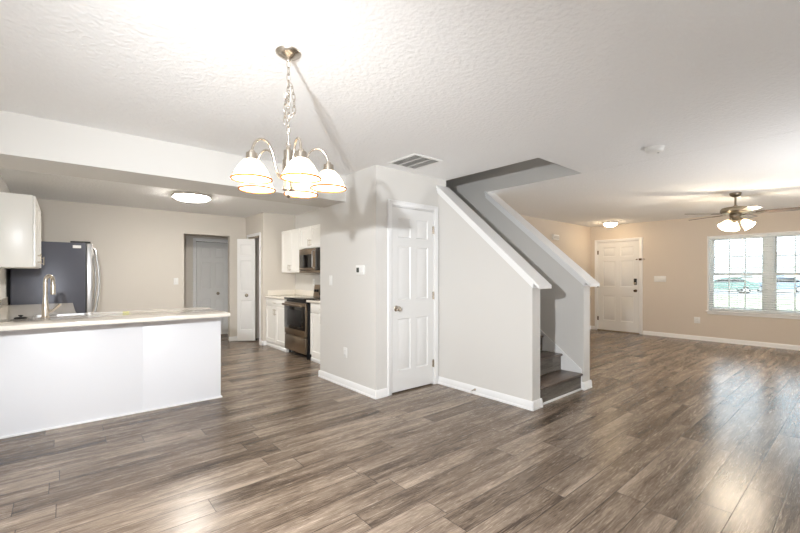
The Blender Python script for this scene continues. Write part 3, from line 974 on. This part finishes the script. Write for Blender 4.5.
# ------------------------------------------------------------------ wall plates and small fittings
def plate(name, label, cat, loc, rz, w_, h_, kind):
    o = thing(name, label, cat, loc, rz, 'white light switches on the walls' if kind[0] == 'switch' else 'white power outlets on the walls')
    MB().box((-w_ / 2, -.006, -h_ / 2), (w_ / 2, 0, h_ / 2), bevel=.0025).obj('cover_plate', M['white_plastic'], o)
    if kind[0] == 'switch':
        n = kind[1]
        for k in range(n):
            x = (k - (n - 1) / 2) * .046
            MB().box((x - .016, -.0095, -.032), (x + .016, -.0055, .032), bevel=.002).obj('rocker', M['white_plastic'], o)
    else:
        for s in (-1, 1):
            r_ = MB().box((-.016, -.008, s * .02 - .013), (.016, -.0055, s * .02 + .013), bevel=.002).obj('receptacle', M['white_plastic'], o)
            mb = MB()
            mb.box((-.008, -.0085, s * .02 - .004), (-.006, -.0078, s * .02 + .006)); mb.box((.006, -.0085, s * .02 - .004), (.008, -.0078, s * .02 + .006))
            mb.obj('slots', M['black'], r_)
    return o
plate('light_switch', 'white light switch left of the thermostat, near the kitchen end of that wall', 'switch', (TX - .0005, 4.245, 1.225), -PI / 2, .072, .118, ('switch', 1))
plate('power_outlet', 'white power outlet low on the wall below the thermostat', 'outlet', (TX - .0005, 3.915, .395), -PI / 2, .072, .118, ('outlet',))
plate('light_switch', 'white light switch on the far kitchen wall left of the hall opening', 'switch', (1.54, FY - .0005, 1.18), 0, .075, .12, ('switch', 1))
plate('light_switch', 'wide white triple switch right of the front door', 'switch', (RX - .0005, 2.87, 1.21), -PI / 2, .22, .125, ('switch', 4))
plate('power_outlet', 'white power outlet low on the wall between front door and window', 'outlet', (RX - .0005, 2.225, .395), -PI / 2, .10, .125, ('outlet',))
plate('power_outlet', 'white power outlet above the worktop beside the stove', 'outlet', (S0 - .0005, 6.42, 1.165), -PI / 2, .072, .118, ('outlet',))
plate('power_outlet', 'white power outlet on the left kitchen wall under the wall cabinet', 'outlet', (LX + .0005, 6.35, 1.17), PI / 2, .072, .118, ('outlet',))

tm = thing('thermostat', 'white thermostat with small grey display on the wall beside the closet', 'thermostat', (TX - .0005, 3.60, 1.345), -PI / 2)
MB().box((-.075, -.022, -.052), (.075, 0, .052), bevel=.006).obj('housing', M['white_plastic'], tm)
MB().box((-.058, -.0235, -.026), (-.008, -.0215, .026), bevel=.001).obj('display', M['lcd'], tm)
for z in (-.02, .02):
    MB().box((.03, -.0245, z - .010), (.052, -.0215, z + .010), bevel=.002).obj('button', M['white_plastic'], tm)

dc = thing('door_chime', 'small white door chime box high on the wall behind the stairs', 'chime', (7.93, BY - .0005, 2.09))
MB().box((-.12, -.05, -.055), (.12, 0, .055), bevel=.008).obj('cover', M['white_plastic'], dc)
MB().box((-.10, -.053, -.03), (.10, -.0505, .03), bevel=.001).obj('grille', M['vent_grey'], dc)

ds = thing('door_stop', 'small metal spring door stop on the baseboard of the stair wall', 'door stop', (S0 - .0145, 2.76, .052), -PI / 2)
xf = Matrix.Rotation(PI / 2, 4, 'X')
MB().lathe([(0, 0), (.013, 0), (.012, .006), (.006, .008), (0, .008)], seg=16, xf=xf).obj('base', M['nickel'], ds)
MB().tube([(0.0055 * math.cos(t * 1.4), -.008 - t * .0016, .0055 * math.sin(t * 1.4)) for t in range(36)], .0017, 6).obj('spring', M['nickel'], ds)
MB().lathe([(0, .064), (.008, .064), (.008, .076), (0, .077)], seg=14, xf=xf).obj('tip', M['white_plastic'], ds)

# ------------------------------------------------------------------ ceiling fittings
cv = thing('ceiling_vent', 'white louvred return air vent in the ceiling above the closet door', 'vent', (2.717, 2.98, H))
hx, hy_ = .19, .21
mb = MB()
for a, b in (((-hx, -hy_, -.010), (hx, -hy_ + .03, 0)), ((-hx, hy_ - .03, -.010), (hx, hy_, 0)), ((-hx, -hy_ + .03, -.010), (-hx + .03, hy_ - .03, 0)), ((hx - .03, -hy_ + .03, -.010), (hx, hy_ - .03, 0))):
    mb.box(a, b, bevel=.003)
for t in (-.056, .056):
    mb.box((t - .008, -hy_ + .03, -.009), (t + .008, hy_ - .03, -.001))
mb.obj('frame', M['white_plastic'], cv)
MB().box((-hx + .03, -hy_ + .03, -.0015), (hx - .03, hy_ - .03, -.0003)).obj('backing', M['dark'], cv)  # dark sheet standing in for the shaded duct
mb = MB()
for k in range(24):
    x = -hx + .036 + k * (2 * hx - .072) / 23
    mb.box((-.0065, -hy_ + .03, -.0008), (.0065, hy_ - .03, .0008), xf=Matrix.Translation((x, 0, -.006)) @ Matrix.Rotation(math.radians(-40), 4, 'Y'))
mb.obj('louvres', M['vent_grey'], cv)

sd = thing('smoke_detector', 'round white smoke detector on the living room ceiling', 'detector', (4.08, 1.26, H))
MB().lathe([(0, -.042), (.04, -.042), (.058, -.038), (.070, -.026), (.074, -.012), (.074, -.008)], seg=36).obj('cover', M['white_plastic'], sd)
MB().lathe([(.074, -.008), (.08, -.008), (.08, 0), (0, 0)], seg=36).obj('mounting_plate', M['white_plastic'], sd)
MB().cyl((.03, -.02, 0), .008, -.0445, -.040, 14).obj('test_button', M['grey_plastic'], sd)

def flush_light(label, x, y, r, drop, metal, em):
    o = thing('ceiling_light', label, 'ceiling light', (x, y, H), 0, 'round flush ceiling lights')
    MB().lathe([(0, 0), (r * .94, 0), (r * .97, -.012), (r * .97, -.018), (0, -.018)], seg=48).obj('pan', M['white_plastic'], o)
    MB().lathe([(r * .93, -.018), (r * 1.0, -.020), (r * 1.0, -.034), (r * .93, -.036), (r * .92, -.027), (r * .93, -.018)], seg=48).obj('ring', metal, o)
    MB().lathe([(r * .92, -.026), (r * .90, -.036 - drop * .25), (r * .78, -.036 - drop * .62), (r * .5, -.036 - drop * .9), (r * .2, -.036 - drop), (0, -.036 - drop)], seg=48).obj('diffuser', em, o)
    return o
flush_light('large round lit ceiling light in the kitchen', 1.40, 6.28, .255, .055, M['nickel'], M['diffuser'])
flush_light('small round lit ceiling light by the front door', 9.0, 3.62, .145, .075, M['bronze'], M['diffuser_warm'])

# ------------------------------------------------------------------ chandelier
cc = F * 2.06 + R * (-.578)
ch = thing('chandelier', 'lit five arm nickel chandelier with white glass shades hanging on a chain', 'chandelier', (cc.x, cc.y, H))
z_ = lambda z: z - H
MB().lathe([(0, -.044), (.010, -.044), (.014, -.036), (.045, -.020), (.064, -.006), (.066, 0), (0, 0)], seg=36).obj('canopy', M['nickel'], ch)
def chain(mb, pts, step=.034, rr=.0021):
    pts = [Vector(p) for p in pts]
    # resample
    out = [pts[0]]
    acc = 0
    for a, b in zip(pts, pts[1:]):
        L_ = (b - a).length
        t = step - acc
        while t <= L_:
            out.append(a.lerp(b, t / L_))
            t += step
        acc = L_ - (t - step)
    for i in range(len(out) - 1):
        a, b = out[i], out[i + 1]
        dvec = (b - a).normalized()
        mid = (a + b) / 2
        side = dvec.cross(Vector((1, 0, 0) if i % 2 else (0, 1, 0)))
        if side.length < .1:
            side = dvec.cross(Vector((0, 0, 1)))
        side.normalize()
        q = []
        for k in range(14):
            an = 2 * PI * k / 14
            q.append(mid + dvec * math.cos(an) * step * .68 + side * math.sin(an) * .0085)
        mb.tube(q, rr, 6, closed=True)
mb = MB()
zt, zb_ = -.044, z_(1.965)
chain(mb, [(0, 0, zt), (0, 0, zb_)])
def slack(dx, dy, z0, z1, low):
    p = []
    for k in range(21):
        t = k / 20
        z = z0 * (1 - t) + z1 * t - low * math.sin(PI * t) ** 2 * t
        p.append((dx * math.sin(PI * t) ** .6, dy * math.sin(PI * t) ** .6, z))
    return p
e1, e2 = R * .030, R * -.024
chain(mb, slack(e1.x, e1.y, z_(2.29), z_(2.10), .10))
chain(mb, slack(e2.x + .008, e2.y + .006, z_(2.24), z_(2.06), .08))
mb.obj('chain', M['nickel'], ch)
MB().tube([(.004, .004, zt), (.010, .0, -.2), (.006, .006, -.35), (.0, .0, zb_)], .0028, 6).obj('cord', M['white_plastic'], ch)
mb = MB()
mb.tube([(.012 * math.cos(2 * PI * k / 16), 0, z_(1.962) + .012 * math.sin(2 * PI * k / 16)) for k in range(16)], .003, 8, closed=True)
mb.lathe([(0, z_(1.952)), (.010, z_(1.952)), (.012, z_(1.94)), (.024, z_(1.932)), (.024, z_(1.885)), (.030, z_(1.882)), (.030, z_(1.80)), (.024, z_(1.796)), (.022, z_(1.745)), (.031, z_(1.742)), (.031, z_(1.728)), (.014, z_(1.722)), (.016, z_(1.70)), (.008, z_(1.69)), (0, z_(1.686))], seg=28)
mb.obj('column', M['nickel'], ch)
RAD = .205
for k in range(5):
    al = math.radians(-130 + 72 * k)
    dv = R * math.cos(al) + F * math.sin(al)
    P = lambda r, z: (dv.x * r, dv.y * r, z_(z))
    arm_pts = [P(.024, 1.80), P(.045, 1.795), P(.065, 1.81), P(.080, 1.85), P(.093, 1.90), P(.112, 1.937), P(.140, 1.953), P(.168, 1.948), P(.190, 1.925), P(.202, 1.895), P(RAD, 1.872)]
    # smooth (Catmull-Rom)
    sm = []
    ap = [Vector(p) for p in arm_pts]
    for i in range(len(ap) - 1):
        p0, p1, p2, p3 = ap[max(i - 1, 0)], ap[i], ap[i + 1], ap[min(i + 2, len(ap) - 1)]
        for q in range(4):
            t = q / 4
            sm.append(.5 * ((2 * p1) + (-p0 + p2) * t + (2 * p0 - 5 * p1 + 4 * p2 - p3) * t * t + (-p0 + 3 * p1 - 3 * p2 + p3) * t ** 3))
    sm.append(ap[-1])
    arm = MB().tube(sm, .0058, 10).obj('arm', M['nickel'], ch)
    c0 = (dv.x * RAD, dv.y * RAD, 0)
    MB().lathe([(0, z_(1.885)), (.012, z_(1.885)), (.016, z_(1.876)), (.026, z_(1.872)), (.028, z_(1.838)), (.024, z_(1.836)), (0, z_(1.836))], c0, 24).obj('socket_cup', M['nickel'], arm)
    MB().lathe([(.026, z_(1.842)), (.038, z_(1.836)), (.057, z_(1.815)), (.073, z_(1.789)), (.084, z_(1.766)), (.0915, z_(1.749)), (.0895, z_(1.7485)), (.082, z_(1.765)), (.071, z_(1.787)), (.055, z_(1.812)), (.036, z_(1.832)), (.026, z_(1.838))], c0, 40).obj('lamp_shade', M['shade'], arm)
    for nm_, rr_, zz_, tr_ in (('shade_rim', .0925, 1.7475, .0046), ('shade_band', .0855, 1.7665, .0016)):
        q = [(c0[0] + rr_ * math.cos(2 * PI * i / 40), c0[1] + rr_ * math.sin(2 * PI * i / 40), z_(zz_)) for i in range(40)]
        MB().tube(q, tr_, 6, closed=True).obj(nm_, M['shade_rim'], arm)
    MB().lathe([(0, z_(1.765)), (.012, z_(1.768)), (.022, z_(1.780)), (.024, z_(1.795)), (.015, z_(1.82)), (.011, z_(1.836)), (0, z_(1.836))], c0, 20).obj('bulb', M['bulb'], arm)
    lamp('chandelier_bulb', 'POINT', (cc.x + c0[0], cc.y + c0[1], 1.757), 1.4, (1, .93, .84), .01)

# ------------------------------------------------------------------ ceiling fan
fx, fy_ = 7.18, 1.22
fan = thing('ceiling_fan', 'dark bladed ceiling fan with lit glass shades near the front window', 'ceiling fan', (fx, fy_, H))
MB().lathe([(0, 0), (.068, 0), (.068, -.012), (.060, -.035), (.030, -.055), (.012, -.058), (0, -.058)], seg=32).obj('canopy', M['pewter'], fan)
MB().cyl((0, 0, 0), .0125, -.19, -.05, 18).obj('downrod', M['pewter'], fan)
MB().lathe([(0, -.175), (.022, -.177), (.03, -.19), (.10, -.196), (.155, -.21), (.17, -.232), (.172, -.262), (.155, -.282), (.09, -.292), (0, -.292)], seg=44).obj('motor_housing', M['pewter'], fan)
MB().lathe([(0, -.291), (.065, -.291), (.07, -.30), (.066, -.335), (.045, -.35), (.05, -.372), (.03, -.39), (0, -.395)], seg=32).obj('light_kit_hub', M['pewter'], fan)
phi0 = -40
for k in range(5):
    an = math.radians(phi0 + 72 * k)
    dv = R * math.cos(an) + F * math.sin(an)
    yaw = math.atan2(dv.y, dv.x)
    xf = Matrix.Rotation(yaw, 4, 'Z') @ Matrix.Translation((0, 0, -.290)) @ Matrix.Rotation(math.radians(-9), 4, 'X')
    t = bmesh.new()
    pr = [(.21, .052), (.30, .060), (.50, .068), (.60, .068), (.645, .058), (.66, .035), (.665, 0)]
    outl = [(x, y) for x, y in pr] + [(x, -y) for x, y in pr[::-1][1:]]
    bl = MB()
    bl.prism(outl, 'Z', -.004, .004, xf=xf)
    bo = bl.obj('blade', M['blade'], fan)
    mb = MB()
    mb.prism([(.14, .02), (.20, .022), (.25, .045), (.30, .035), (.30, -.035), (.25, -.045), (.20, -.022), (.14, -.02)], 'Z', -.010, -.0045, xf=xf)
    mb.obj('blade_iron', M['pewter'], bo)
for k in range(3):
    an = math.radians(178 + 120 * k)
    dv = R * math.cos(an) + F * math.sin(an)
    yaw = math.atan2(dv.y, dv.x)
    base = Vector((dv.x * .045, dv.y * .045, -.350))
    xf = Matrix.Translation(base) @ Matrix.Rotation(yaw, 4, 'Z') @ Matrix.Rotation(math.radians(-42), 4, 'Y')
    # local -Z is the shade axis, tilted outwards
    ar = MB().lathe([(0, 0), (.016, 0), (.018, -.04), (.024, -.045), (.024, -.06), (0, -.06)], seg=20, xf=xf).obj('lamp_holder', M['pewter'], fan)
    MB().lathe([(.022, -.055), (.034, -.068), (.048, -.095), (.057, -.130), (.067, -.162), (.074, -.178), (.072, -.178), (.064, -.160), (.054, -.129), (.045, -.096), (.031, -.070), (.020, -.058)], seg=28, xf=xf).obj('lamp_shade', M['fan_shade'], ar)
    MB().lathe([(0, -.13), (.016, -.125), (.022, -.11), (.016, -.085), (.010, -.06), (0, -.06)], seg=18, xf=xf).obj('bulb', M['bulb'], ar)
    wl = xf @ Vector((0, 0, -.215))
    lamp('fan_bulb', 'POINT', (fx + wl.x, fy_ + wl.y, H + wl.z), 22, (1, .86, .68), .06)
mb = MB()
for off, l in ((-.02, .12), (.025, .09)):
    mb.tube([(off, .01, -.38), (off, .01, -.38 - l)], .0016, 6)
    mb.lathe([(0, 0), (.005, -.004), (.005, -.02), (0, -.026)], (off, .01, -.38 - l), 10)
mb.obj('pull_chain', M['pewter'], fan)
